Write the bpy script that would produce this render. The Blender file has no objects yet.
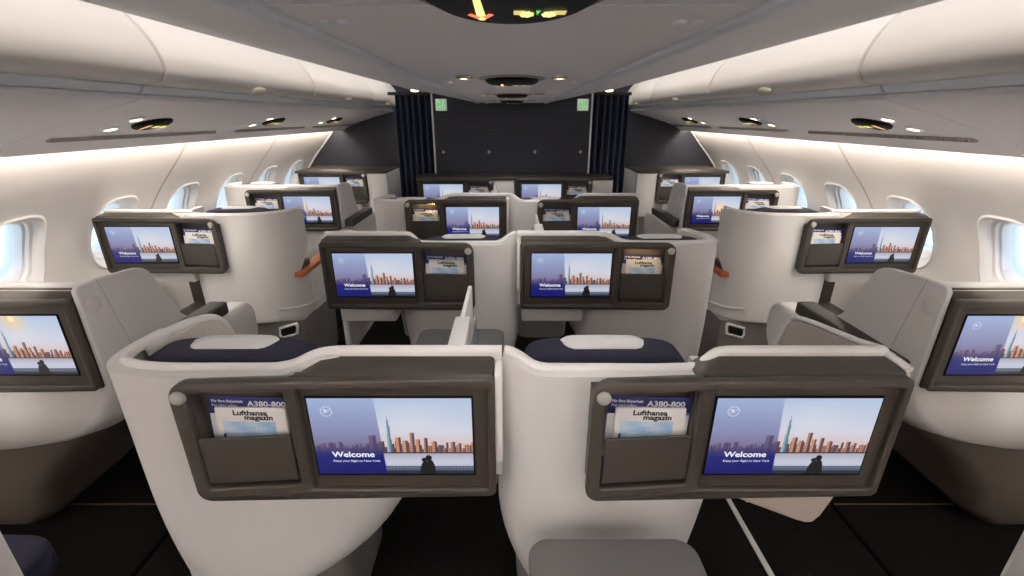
import bpy, bmesh, math, random
from mathutils import Vector, Matrix

H = 1.75            # eye height above the cabin floor
PI = math.pi
scene = bpy.context.scene
COL = scene.collection

# ------------------------------------------------------------------ materials
def s2l(c):
    return tuple(((v / 255.0) / 12.92 if v <= 10 else ((v / 255.0 + 0.055) / 1.055) ** 2.4) for v in c)

MATS = {}
def mat(name, color, rough=0.5, metal=0.0, bump=None, bscale=200.0, bstr=0.1, coat=0.0, vary=0.0, spec=0.5):
    m = bpy.data.materials.new(name); m.use_nodes = True
    nt = m.node_tree; p = nt.nodes['Principled BSDF']
    p.inputs['Base Color'].default_value = (*color, 1)
    p.inputs['Roughness'].default_value = rough
    p.inputs['Metallic'].default_value = metal
    p.inputs['Specular IOR Level'].default_value = spec
    p.inputs['Coat Weight'].default_value = coat
    tc = nt.nodes.new('ShaderNodeTexCoord')
    if vary:
        nz = nt.nodes.new('ShaderNodeTexNoise'); nz.inputs['Scale'].default_value = 3.0
        nt.links.new(tc.outputs['Object'], nz.inputs['Vector'])
        mx = nt.nodes.new('ShaderNodeMix'); mx.data_type = 'RGBA'
        mx.inputs[6].default_value = (*[c * (1 - vary) for c in color], 1)
        mx.inputs[7].default_value = (*[min(1, c * (1 + vary)) for c in color], 1)
        nt.links.new(nz.outputs['Fac'], mx.inputs[0]); nt.links.new(mx.outputs[2], p.inputs['Base Color'])
    if bump:
        if bump == 'noise':
            t = nt.nodes.new('ShaderNodeTexNoise'); t.inputs['Scale'].default_value = bscale; out = t.outputs['Fac']
        elif bump == 'voronoi':
            t = nt.nodes.new('ShaderNodeTexVoronoi'); t.inputs['Scale'].default_value = bscale; out = t.outputs['Distance']
        else:
            t = nt.nodes.new('ShaderNodeTexChecker'); t.inputs['Scale'].default_value = bscale; out = t.outputs['Fac']
        nt.links.new(tc.outputs['Object'], t.inputs['Vector'])
        b = nt.nodes.new('ShaderNodeBump'); b.inputs['Strength'].default_value = bstr; b.inputs['Distance'].default_value = 0.002
        nt.links.new(out, b.inputs['Height']); nt.links.new(b.outputs['Normal'], p.inputs['Normal'])
    MATS[name] = m
    return m

def mat_emit(name, color, strength):
    m = mat(name, color, 0.4)
    p = m.node_tree.nodes['Principled BSDF']
    p.inputs['Emission Color'].default_value = (*color, 1)
    p.inputs['Emission Strength'].default_value = strength
    return m

mat('shell_white', (0.74, 0.72, 0.705), 0.42, vary=0.015, bump='noise', bscale=500, bstr=0.03)
mat('rim_white', (0.82, 0.80, 0.78), 0.38)
mat('grey_panel', (0.73, 0.725, 0.72), 0.5, bump='noise', bscale=500, bstr=0.04)
mat('taupe', (0.048, 0.040, 0.0335), 0.42, vary=0.03)
mat('taupe_pocket', (0.044, 0.037, 0.031), 0.48)
mat('pad_dark', (0.055, 0.05, 0.047), 0.6, bump='noise', bscale=300, bstr=0.2)
mat('table_grey', (0.13, 0.125, 0.125), 0.5, bump='noise', bscale=400, bstr=0.1)
mat('base_grey', (0.24, 0.22, 0.21), 0.45)
mat('base_brown', (0.13, 0.105, 0.088), 0.5)
mat('lining', (0.74, 0.70, 0.65), 0.85, bump='voronoi', bscale=70, bstr=0.6)
mat('wing_fabric', (0.40, 0.36, 0.33), 0.85, bump='noise', bscale=300, bstr=0.4)
mat('navy_fabric', (0.016, 0.016, 0.040), 0.9, bump='noise', bscale=600, bstr=0.4)
mat('cover_white', (0.80, 0.79, 0.78), 0.85, bump='noise', bscale=500, bstr=0.3)
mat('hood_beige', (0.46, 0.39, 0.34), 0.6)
mat('orange_leather', (0.42, 0.11, 0.035), 0.55)
mat('silver', (0.55, 0.53, 0.50), 0.35, metal=0.5)
mat('black', (0.012, 0.012, 0.013), 0.35)
mat('screen_black', (0.006, 0.006, 0.007), 0.5, spec=0.08)
mat('wall_white', (0.80, 0.775, 0.755), 0.55, vary=0.012)
mat('bin_white', (0.80, 0.775, 0.745), 0.45)
mat('ceiling_white', (0.87, 0.86, 0.89), 0.55)
mat('edge_white', (0.84, 0.89, 0.96), 0.35)
mat('seam', (0.52, 0.43, 0.36), 0.7)
mat('dark_gap', (0.10, 0.085, 0.075), 0.8)
mat('curtain_navy', (0.026, 0.038, 0.075), 0.45, bump='noise', bscale=400, bstr=0.2)
mat('bulkhead_side', (0.028, 0.030, 0.042), 0.6, bump='noise', bscale=200, bstr=0.1)
mat('rail_metal', (0.62, 0.60, 0.57), 0.45)
mat('rail_dark', (0.002, 0.002, 0.002), 0.9, spec=0.02)
mat('carpet_edge', (0.10, 0.06, 0.035), 0.8)
mat('handle_ivory', (0.66, 0.62, 0.52), 0.45)
mat('vent_grey', (0.40, 0.37, 0.35), 0.6)
mat_emit('lamp_warm', (1.0, 0.86, 0.62), 5.0)
mat_emit('led_strip', (1.0, 0.86, 0.68), 4.0)
mat_emit('pocket_lamp', (1.0, 0.66, 0.28), 26.0)

def mat_attr(name, emit, rough=0.3):
    m = bpy.data.materials.new(name); m.use_nodes = True
    nt = m.node_tree; p = nt.nodes['Principled BSDF']
    a = nt.nodes.new('ShaderNodeAttribute'); a.attribute_name = 'Col'
    p.inputs['Roughness'].default_value = rough
    if emit:
        p.inputs['Base Color'].default_value = (0.01, 0.01, 0.01, 1)
        nt.links.new(a.outputs['Color'], p.inputs['Emission Color'])
        p.inputs['Emission Strength'].default_value = emit
    else:
        nt.links.new(a.outputs['Color'], p.inputs['Base Color'])
    MATS[name] = m
    return m
mat_attr('screen_picture', 0.77, 0.35)
mat_attr('sign_picture', 1.0, 0.3)
mat_attr('printed_card', 0, 0.5)

def grid_mat(name, base, line, scale, rough, w=0.12):
    """small woven / perforated grid"""
    m = bpy.data.materials.new(name); m.use_nodes = True
    nt = m.node_tree; p = nt.nodes['Principled BSDF']; p.inputs['Roughness'].default_value = rough
    tc = nt.nodes.new('ShaderNodeTexCoord')
    br = nt.nodes.new('ShaderNodeTexBrick'); br.offset = 0.0
    br.inputs['Scale'].default_value = scale; br.inputs['Mortar Size'].default_value = w
    br.inputs['Brick Width'].default_value = 1.0; br.inputs['Row Height'].default_value = 1.0
    br.inputs['Color1'].default_value = (*base, 1); br.inputs['Color2'].default_value = (*[c * 1.15 for c in base], 1)
    br.inputs['Mortar'].default_value = (*line, 1)
    nz = nt.nodes.new('ShaderNodeTexNoise'); nz.inputs['Scale'].default_value = 5.0
    mx = nt.nodes.new('ShaderNodeMix'); mx.data_type = 'RGBA'; mx.blend_type = 'MULTIPLY'; mx.inputs[0].default_value = 0.35
    return m, nt, p, tc, br, nz, mx
m, nt, p, tc, br, nz, mx = grid_mat('carpet', (0.0125, 0.0098, 0.0088), (0.0035, 0.003, 0.003), 75, 0.95, 0.16)
nt.links.new(tc.outputs['Object'], br.inputs['Vector']); nt.links.new(tc.outputs['Object'], nz.inputs['Vector'])
nt.links.new(br.outputs['Color'], mx.inputs[6]); nt.links.new(nz.outputs['Color'], mx.inputs[7]); nt.links.new(mx.outputs[2], p.inputs['Base Color'])
p.inputs['Specular IOR Level'].default_value = 0.1
b = nt.nodes.new('ShaderNodeBump'); b.inputs['Strength'].default_value = 0.5; b.inputs['Distance'].default_value = 0.002
nt.links.new(br.outputs['Fac'], b.inputs['Height']); nt.links.new(b.outputs['Normal'], p.inputs['Normal']); MATS['carpet'] = m
m, nt, p, tc, br, nz, mx = grid_mat('bulkhead_grid', (0.016, 0.020, 0.040), (0.009, 0.010, 0.019), 28, 0.6, 0.14)
mp = nt.nodes.new('ShaderNodeMapping'); mp.inputs['Rotation'].default_value = (PI / 2, 0, 0)
nt.links.new(tc.outputs['Object'], mp.inputs['Vector']); nt.links.new(mp.outputs['Vector'], br.inputs['Vector'])
nt.links.new(br.outputs['Color'], p.inputs['Base Color']); MATS['bulkhead_grid'] = m

# window glass / privacy glass
def mat_glass(name, tint, transp, rough):
    m = bpy.data.materials.new(name); m.use_nodes = True; nt = m.node_tree
    p = nt.nodes['Principled BSDF']; out = nt.nodes['Material Output']
    p.inputs['Base Color'].default_value = (*tint, 1); p.inputs['Roughness'].default_value = rough
    tr = nt.nodes.new('ShaderNodeBsdfTransparent'); tr.inputs['Color'].default_value = (0.95, 0.97, 1, 1)
    mx = nt.nodes.new('ShaderNodeMixShader'); mx.inputs[0].default_value = transp
    nt.links.new(p.outputs[0], mx.inputs[1]); nt.links.new(tr.outputs[0], mx.inputs[2]); nt.links.new(mx.outputs[0], out.inputs[0])
    MATS[name] = m
mat_glass('window_glass', (0.7, 0.8, 0.85), 0.9, 0.05)
mat_glass('privacy_glass', (0.55, 0.56, 0.58), 0.45, 0.2)

# ------------------------------------------------------------------ mesh builder
SX = 1              # mirror flag for mesh building (+1 / -1)
CACHE = {}

def smooth(pts, n, closed=False):
    """Catmull-Rom through pts, n samples per span"""
    P = [Vector(p) for p in pts]; out = []
    N = len(P)
    rng = range(N) if closed else range(N - 1)
    for i in rng:
        if closed:
            p0, p1, p2, p3 = P[(i - 1) % N], P[i], P[(i + 1) % N], P[(i + 2) % N]
        else:
            p1, p2 = P[i], P[i + 1]
            p0 = P[i - 1] if i > 0 else p1 * 2 - p2
            p3 = P[i + 2] if i + 2 < N else p2 * 2 - p1
        for k in range(n):
            t = k / n
            out.append(0.5 * ((2 * p1) + (p2 - p0) * t + (2 * p0 - 5 * p1 + 4 * p2 - p3) * t * t + (3 * p1 - p0 - 3 * p2 + p3) * t ** 3))
    if not closed: out.append(P[-1].copy())
    return out

def rrect(x0, x1, z0, z1, r, n=5):
    """rounded rectangle outline, r one radius or (bl, br, tr, tl)"""
    if not isinstance(r, (tuple, list)): r = (r,) * 4
    pts = []
    for (cx, cz, rr, a0) in ((x0 + r[0], z0 + r[0], r[0], PI), (x1 - r[1], z0 + r[1], r[1], 1.5 * PI),
                             (x1 - r[2], z1 - r[2], r[2], 0), (x0 + r[3], z1 - r[3], r[3], 0.5 * PI)):
        if rr < 1e-5: pts.append((cx, cz)); continue
        for k in range(n + 1):
            a = a0 + 0.5 * PI * k / n
            pts.append((cx + rr * math.cos(a), cz + rr * math.sin(a)))
    return pts

def curve_to_mesh(cu):
    o = bpy.data.objects.new('tmp', cu); COL.objects.link(o)
    dg = bpy.context.evaluated_depsgraph_get()
    me = bpy.data.meshes.new_from_object(o.evaluated_get(dg))
    bpy.data.objects.remove(o); bpy.data.curves.remove(cu)
    v = [tuple(x.co) for x in me.vertices]; f = [tuple(q.vertices) for q in me.polygons]
    bpy.data.meshes.remove(me)
    return v, f

class MB:
    def __init__(self):
        self.bm = bmesh.new(); self.col = None
    def raw(self, verts, faces, color=None):
        vs = [self.bm.verts.new(v) for v in verts]
        for f in faces:
            try: fc = self.bm.faces.new([vs[i] for i in f])
            except ValueError: continue
            if color is not None:
                if self.col is None: self.col = self.bm.loops.layers.float_color.new('Col')
                for l in fc.loops: l[self.col] = (*color, 1)
        return self
    def box(self, x0, x1, y0, y1, z0, z1, bev=0.0, seg=2):
        t = bmesh.new()
        bmesh.ops.create_cube(t, size=1)
        for v in t.verts:
            v.co = Vector(((x0 + x1) / 2 + v.co.x * (x1 - x0), (y0 + y1) / 2 + v.co.y * (y1 - y0), (z0 + z1) / 2 + v.co.z * (z1 - z0)))
        if bev: bmesh.ops.bevel(t, geom=list(t.edges), offset=bev, segments=seg, profile=0.5, affect='EDGES')
        return self.join(t)
    def join(self, t):
        t.verts.ensure_lookup_table(); t.verts.index_update()
        v = [tuple(x.co) for x in t.verts]; f = [tuple(q.index for q in fc.verts) for fc in t.faces]
        t.free(); return self.raw(v, f)
    def plate(self, outer, holes=(), depth=0.02, bevel=0.003, fn=None, seg=2, color=None):
        """a flat plate in the XZ plane, front at y=0, thickness to +y; fn remaps every vertex"""
        cu = bpy.data.curves.new('tmp', 'CURVE'); cu.dimensions = '2D'; cu.fill_mode = 'BOTH'
        for loop in [outer] + list(holes):
            s = cu.splines.new('POLY'); s.points.add(len(loop) - 1); s.use_cyclic_u = True
            for i, q in enumerate(loop): s.points[i].co = (q[0], q[1], 0, 1)
        cu.extrude = max(0.0, depth / 2 - bevel); cu.bevel_depth = bevel; cu.bevel_resolution = seg; cu.offset = -bevel
        v, f = curve_to_mesh(cu)
        v = [(a, depth / 2 - c, b_) for a, b_, c in v]
        if fn: v = [fn(*q) for q in v]
        t = bmesh.new(); vv = [t.verts.new(q) for q in v]
        for q in f:
            try: t.faces.new([vv[i] for i in q])
            except ValueError: pass
        bmesh.ops.remove_doubles(t, verts=list(t.verts), dist=1e-5)
        bmesh.ops.recalc_face_normals(t, faces=list(t.faces))
        t.verts.ensure_lookup_table(); t.verts.index_update()
        v = [tuple(x.co) for x in t.verts]; f = [tuple(q.index for q in fc.verts) for fc in t.faces]; t.free()
        return self.raw(v, f, color)
    def text(self, s, size, x, z, y, color, bold=0.0, align='LEFT', fn=None, stretch=1.0):
        cu = bpy.data.curves.new('tmp', 'FONT'); cu.body = s; cu.size = size; cu.align_x = align; cu.offset = bold
        cu.resolution_u = 3
        v, f = curve_to_mesh(cu)
        v = [(x + a * stretch, y, z + b_) for a, b_, c in v]
        if fn: v = [fn(*q) for q in v]
        return self.raw(v, f, color)
    def poly(self, pts, color=None):
        return self.raw(pts, [tuple(range(len(pts)))], color)
    def flat(self, pts, y, color, fn=None):
        v = [(a, y, b_) for a, b_ in pts]
        if fn: v = [fn(*q) for q in v]
        return self.raw(v, [tuple(range(len(v)))], color)
    def tube(self, pts, r, n=10, flat=1.0, cap=True):
        P = [Vector(p) for p in pts]; rings = []
        up = Vector((0, 0, 1)); prev = None
        for i, p in enumerate(P):
            d = (P[min(i + 1, len(P) - 1)] - P[max(i - 1, 0)]).normalized()
            if prev is None:
                a = d.cross(up)
                if a.length < 1e-3: a = d.cross(Vector((1, 0, 0)))
            else: a = prev - d * prev.dot(d)
            a.normalize(); b_ = a.cross(d).normalized(); prev = a
            rr = r[i] if isinstance(r, (list, tuple)) else r
            rings.append([tuple(p + a * (rr * math.cos(2 * PI * k / n)) + b_ * (rr * flat * math.sin(2 * PI * k / n))) for k in range(n)])
        return self.loft(rings, cap=cap)
    def loft(self, rings, cap=True, closed=True):
        n = len(rings[0]); v = [q for r_ in rings for q in r_]; f = []
        for i in range(len(rings) - 1):
            for k in range(n if closed else n - 1):
                k2 = (k + 1) % n
                f.append((i * n + k, i * n + k2, (i + 1) * n + k2, (i + 1) * n + k))
        if cap and closed:
            f.append(tuple(range(n - 1, -1, -1))); f.append(tuple((len(rings) - 1) * n + k for k in range(n)))
        return self.raw(v, f)
    def wall(self, path, zlo, zhi, t, nz=8, shape=None):
        """thin wall along a plan path (x,y): outer on the path, inner offset by t to the left of travel.
        zlo / zhi: value or function(i, frac); shape(x, y, zfrac) moves points"""
        P = [Vector((p[0], p[1])) for p in path]; N = len(P)
        nor = []
        for i in range(N):
            d = (P[min(i + 1, N - 1)] - P[max(i - 1, 0)]).normalized(); nor.append(Vector((-d.y, d.x)))
        g = lambda q, i: q(i / (N - 1)) if callable(q) else q
        ring = []
        for i in range(N):
            a, b_ = g(zlo, i), g(zhi, i); cs = []
            for side in (0, 1):
                ks = range(nz + 1) if side == 0 else range(nz, -1, -1)
                for k in ks:
                    z = a + (b_ - a) * k / nz; q = P[i] + nor[i] * (t * side)
                    cs.append((*(shape(q.x, q.y, z) if shape else (q.x, q.y)), z))
            ring.append(cs)
        return self.loft(ring)
    def blob(self, x0, x1, y0, y1, z0, z1, p=3.0, nu=28, nv=14, arch=0.0):
        """superellipsoid cushion"""
        cx, cy, cz = (x0 + x1) / 2, (y0 + y1) / 2, (z0 + z1) / 2
        sg = lambda v, e: math.copysign(abs(v) ** e, v)
        rings = []
        for j in range(1, nv):
            ph = -PI / 2 + PI * j / nv; rg = []
            for i in range(nu):
                th = 2 * PI * i / nu
                x = sg(math.cos(ph), 2 / p) * sg(math.cos(th), 2 / p); y = sg(math.cos(ph), 2 / p) * sg(math.sin(th), 2 / p); z = sg(math.sin(ph), 2 / p)
                rg.append((cx + x * (x1 - x0) / 2, cy + y * (y1 - y0) / 2, cz + z * (z1 - z0) / 2 - arch * x * x))
            rings.append(rg)
        return self.loft(rings)
    def mesh(self, name, m, mirror=False, sharp=40):
        bm = self.bm
        if mirror:
            for v in bm.verts: v.co.x = -v.co.x
            bmesh.ops.reverse_faces(bm, faces=list(bm.faces))
        if self.col is None: bmesh.ops.recalc_face_normals(bm, faces=list(bm.faces))
        me = bpy.data.meshes.new(name); bm.to_mesh(me); bm.free()
        me.materials.append(MATS[m]); me.shade_smooth(); me.set_sharp_from_angle(angle=math.radians(sharp))
        return me

def put(name, me, parent=None, loc=(0, 0, 0)):
    o = bpy.data.objects.new(name, me); COL.objects.link(o); o.location = loc
    if parent: o.parent = parent
    return o
def part(name, key, m, fn, parent, loc=(0, 0, 0), sharp=40, mirror=None):
    """a child mesh; fn(mb) draws it once per (key, mirror) and later calls share the data"""
    mir = (SX < 0) if mirror is None else mirror
    k = (key, mir)
    if k not in CACHE:
        mb = MB(); fn(mb); CACHE[k] = mb.mesh(name, m, mir, sharp)
    return put(name, CACHE[k], parent, loc)
def empty(name, loc):
    o = bpy.data.objects.new(name, None); COL.objects.link(o); o.location = loc; o.empty_display_size = 0.1
    return o
def tag(o, label=None, cat=None, group=None, kind=None):
    if label: o['label'] = label
    if cat: o['category'] = cat
    if group: o['group'] = group
    if kind: o['kind'] = kind
    return o
def struct(name, mb, m, sharp=40, label=None, cat=None):
    o = put(name, mb.mesh(name, m, False, sharp)); o['kind'] = 'structure'
    if label: o['label'] = label
    if cat: o['category'] = cat
    return o

# ------------------------------------------------------------------ screen picture (emissive raster of a harbour skyline)
def lerp(a, b_, t):
    t = max(0.0, min(1.0, t)); return tuple(a[i] + (b_[i] - a[i]) * t for i in range(3))
def make_screen(glare=None):
    W, Hh = 0.386, 0.222; NX, NZ = 208, 116
    rnd = random.Random(11)
    b = []
    u = 0.0
    while u < 1.0:
        w = rnd.uniform(0.008, 0.024); h = rnd.uniform(0.04, 0.13) * (1.15 if u > 0.4 else 0.95)
        b.append((u, u + w, 0.70 - h, rnd.uniform(0, 1))); u += w * rnd.uniform(0.7, 1.0)
    b += [(0.345, 0.395, 0.475, 0.5), (0.41, 0.44, 0.55, 0.3), (0.515, 0.55, 0.50, 0.85), (0.605, 0.635, 0.44, 0.7), (0.64, 0.67, 0.53, 0.9),
          (0.69, 0.715, 0.51, 0.55), (0.74, 0.775, 0.56, 0.8), (0.86, 0.89, 0.56, 0.6), (0.56, 0.59, 0.54, 0.9), (0.155, 0.18, 0.56, 0.2), (0.09, 0.12, 0.57, 0.2)]
    def px(u, v):
        # sky
        c = lerp((184, 202, 230), (216, 217, 230), v / 0.45)
        c = lerp(c, (226, 226, 236), max(0, 1 - abs(u - 0.62) / 0.3) * max(0, 1 - abs(v - 0.3) / 0.3) * 0.6)
        if v > 0.42: c = lerp(c, (222, 188, 182), (v - 0.42) / 0.28)
        if glare:  # warm lamp reflection on the glass, painted into the picture
            d = math.hypot((u - glare[0]) * 1.78, v - glare[1])
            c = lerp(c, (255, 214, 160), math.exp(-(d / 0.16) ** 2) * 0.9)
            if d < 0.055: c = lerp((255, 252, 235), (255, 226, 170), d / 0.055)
        # skyline
        if v < 0.70:
            for (a0, a1, top, tone) in b:
                if a0 <= u < a1 and v > top:
                    lit = lerp((104, 76, 86), (238, 170, 118), tone)
                    f = (u - a0) / (a1 - a0); c = lerp(lit, (76, 56, 72), (0.05 if f < 0.55 else 0.85) + (0.22 if int(v * 116) % 3 == 0 else 0))
            hw = 0.0065 + 0.0105 * max(0, min(1, (v - 0.28) / 0.4))
            if 0.22 < v and abs(u - 0.475) < (hw if v > 0.28 else 0.0028):
                c = lerp((150, 190, 204), (84, 112, 136), (u - 0.466) / 0.018)
        elif v < 0.885:
            c = lerp((176, 172, 190), (206, 210, 226), (v - 0.70) / 0.12)
            if v < 0.715: c = (70, 52, 56)
            elif int(v * 94 * 1.3) % 3 == 0: c = lerp(c, (150, 156, 180), 0.35)
        else:
            c = lerp((168, 178, 200), (60, 78, 110), (v - 0.885) / 0.1)
            if v < 0.90 or 0.955 < v < 0.97 or v > 0.985: c = (26, 28, 40)
            elif int(u * 208) % 2 == 0: c = (34, 40, 60)
        # blue translucent band on the left
        edge = 0.405 + 0.035 * v
        if u < edge + 0.004:
            cov = max(0.0, min(1.0, (edge + 0.0024 - u) / 0.0048)); o_ = lerp((150, 168, 214), (70, 70, 128), v / 0.62) if v < 0.62 else lerp((70, 70, 128), (10, 18, 108), (v - 0.62) / 0.16)
            c = lerp(c, o_, cov * (0.62 if v < 0.62 else 0.62 + 0.33 * min(1, (v - 0.62) / 0.12)))
        # couple at the railing
        if (((u - 0.690) * 1.78 / 0.058) ** 2 + ((v - 0.97) / 0.15) ** 2 < 1 or ((u - 0.722) * 1.78 / 0.062) ** 2 + ((v - 0.98) / 0.18) ** 2 < 1
                or math.hypot((u - 0.688) * 1.78, (v - 0.805) * 1) < 0.033 or math.hypot((u - 0.716) * 1.78, (v - 0.775)) < 0.036):
            c = (16, 15, 20)
        return s2l(c)
    verts = []; faces = []; cols = []
    for j in range(NZ + 1):
        for i in range(NX + 1): verts.append((W * i / NX, 0, Hh - Hh * j / NZ))
    for j in range(NZ):
        for i in range(NX):
            k = j * (NX + 1) + i
            faces.append((k, k + NX + 1, k + NX + 2, k + 1)); cols.append(px((i + 0.5) / NX, (j + 0.5) / NZ))
    mb = MB()
    wt = s2l((250, 250, 252)); y = -0.0006
    mb.text('Welcome', 0.0225, 0.040, 0.053, y, wt, bold=0.0006, stretch=1.16)
    mb.text('Enjoy your flight to New York', 0.0085, 0.040, 0.038, y, wt, bold=0.00005, stretch=1.1)
    # round crane emblem
    cx, cz, r0 = 0.042, 0.186, 0.0142
    N = 28
    v = []; f = []
    for k in range(N):
        a = 2 * PI * k / N
        v += [(cx + r0 * math.cos(a), y, cz + r0 * math.sin(a)), (cx + r0 * 0.88 * math.cos(a), y, cz + r0 * 0.88 * math.sin(a))]
    for k in range(N): f.append((2 * k, 2 * ((k + 1) % N), 2 * ((k + 1) % N) + 1, 2 * k + 1))
    logo = s2l((225, 230, 245))
    mb.raw(v, f, logo)
    q = lambda pts: mb.flat([(cx + a * r0, cz + b_ * r0) for a, b_ in pts], y, logo)
    q([(-0.80, -0.30), (-0.1, -0.22), (0.1, -0.02), (-0.22, -0.06)])          # tail and body
    q([(-0.1, -0.22), (0.75, 0.42), (0.42, 0.36), (0.1, -0.02)])              # neck
    q([(-0.62, 0.42), (-0.30, 0.40), (0.05, -0.02), (-0.20, -0.08)])          # wing
    q([(-0.25, 0.45), (-0.02, 0.40), (0.18, 0.06), (0.0, -0.05)])             # wing
    tv = [tuple(w.co) for w in mb.bm.verts]; mb.bm.verts.index_update(); mb.bm.verts.ensure_lookup_table()
    o = len(verts); verts += tv
    lay = mb.col
    for fc in mb.bm.faces:
        faces.append(tuple(o + w.index for w in fc.verts)); cols.append(tuple(fc.loops[0][lay])[:3])
    mb.bm.free()
    me = bpy.data.meshes.new('screen'); me.from_pydata(verts, [], faces)
    at = me.color_attributes.new('Col', 'FLOAT_COLOR', 'CORNER'); buf = []
    for pl in me.polygons: buf += [*cols[pl.index], 1.0] * pl.loop_total
    at.data.foreach_set('color', buf); me.materials.append(MATS['screen_picture'])
    return me
SCREENS = {}
def screen_mesh(glare):
    if glare not in SCREENS: SCREENS[glare] = make_screen(glare)
    return SCREENS[glare]

# ------------------------------------------------------------------ printed matter
def card_mesh():
    mb = MB(); navy = s2l((28, 34, 96)); wt = s2l((240, 240, 244))
    mb.plate(rrect(0, 0.200, 0, 0.215, 0.004, 3), (), 0.002, 0.0004, color=navy)
    y = -0.0006
    mb.text('A380-800', 0.0205, 0.094, 0.190, y, wt, bold=0.0006, stretch=1.12)
    mb.text('Für Ihre Sicherheit', 0.0100, 0.008, 0.199, y, wt, bold=0.0004)
    mb.text('For your safety', 0.0098, 0.008, 0.1875, y, wt, bold=0.0001)
    mb.flat([(0, 0.045), (0.200, 0.045), (0.200, 0.168), (0, 0.168)], y, s2l((226, 226, 232)))
    mb.text('For your safety', 0.008, 0.15, 0.171, y, wt)
    return mb.mesh('safety_card', 'printed_card', False)
def magazine_mesh():
    mb = MB(); wt = s2l((238, 236, 232)); bk = s2l((22, 22, 24))
    mb.plate(rrect(0, 0.170, 0, 0.200, 0.002, 2), (), 0.006, 0.0006, color=wt)
    y = -0.0006
    mb.text('Lufthansa', 0.019, 0.042, 0.180, y, bk, bold=0.0007, stretch=1.15)
    mb.text('magazin', 0.019, 0.068, 0.1675, y, bk, bold=0.0007, stretch=1.15)
    NX, NZ = 12, 10
    for j in range(NZ):
        for i in range(NX):
            x0, x1 = 0.014 + 0.128 * i / NX, 0.014 + 0.128 * (i + 1) / NX
            z0, z1 = 0.02 + 0.142 * j / NZ, 0.02 + 0.142 * (j + 1) / NZ
            c = lerp((214, 226, 240), (150, 188, 226), 0.5 + 0.5 * math.sin(i * 0.9 + j * 1.3) * 0.6 + 0.1 * (i - 5) / 6)
            mb.flat([(x0, z0), (x1, z0), (x1, z1), (x0, z1)], y, s2l(c))
    mb.flat([(0.012, 0.11), (0.018, 0.11), (0.018, 0.128), (0.012, 0.128)], y - 0.0003, s2l((30, 30, 40)))
    return mb.mesh('magazine', 'printed_card', False)
CARD, MAGAZINE = card_mesh(), magazine_mesh()

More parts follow.
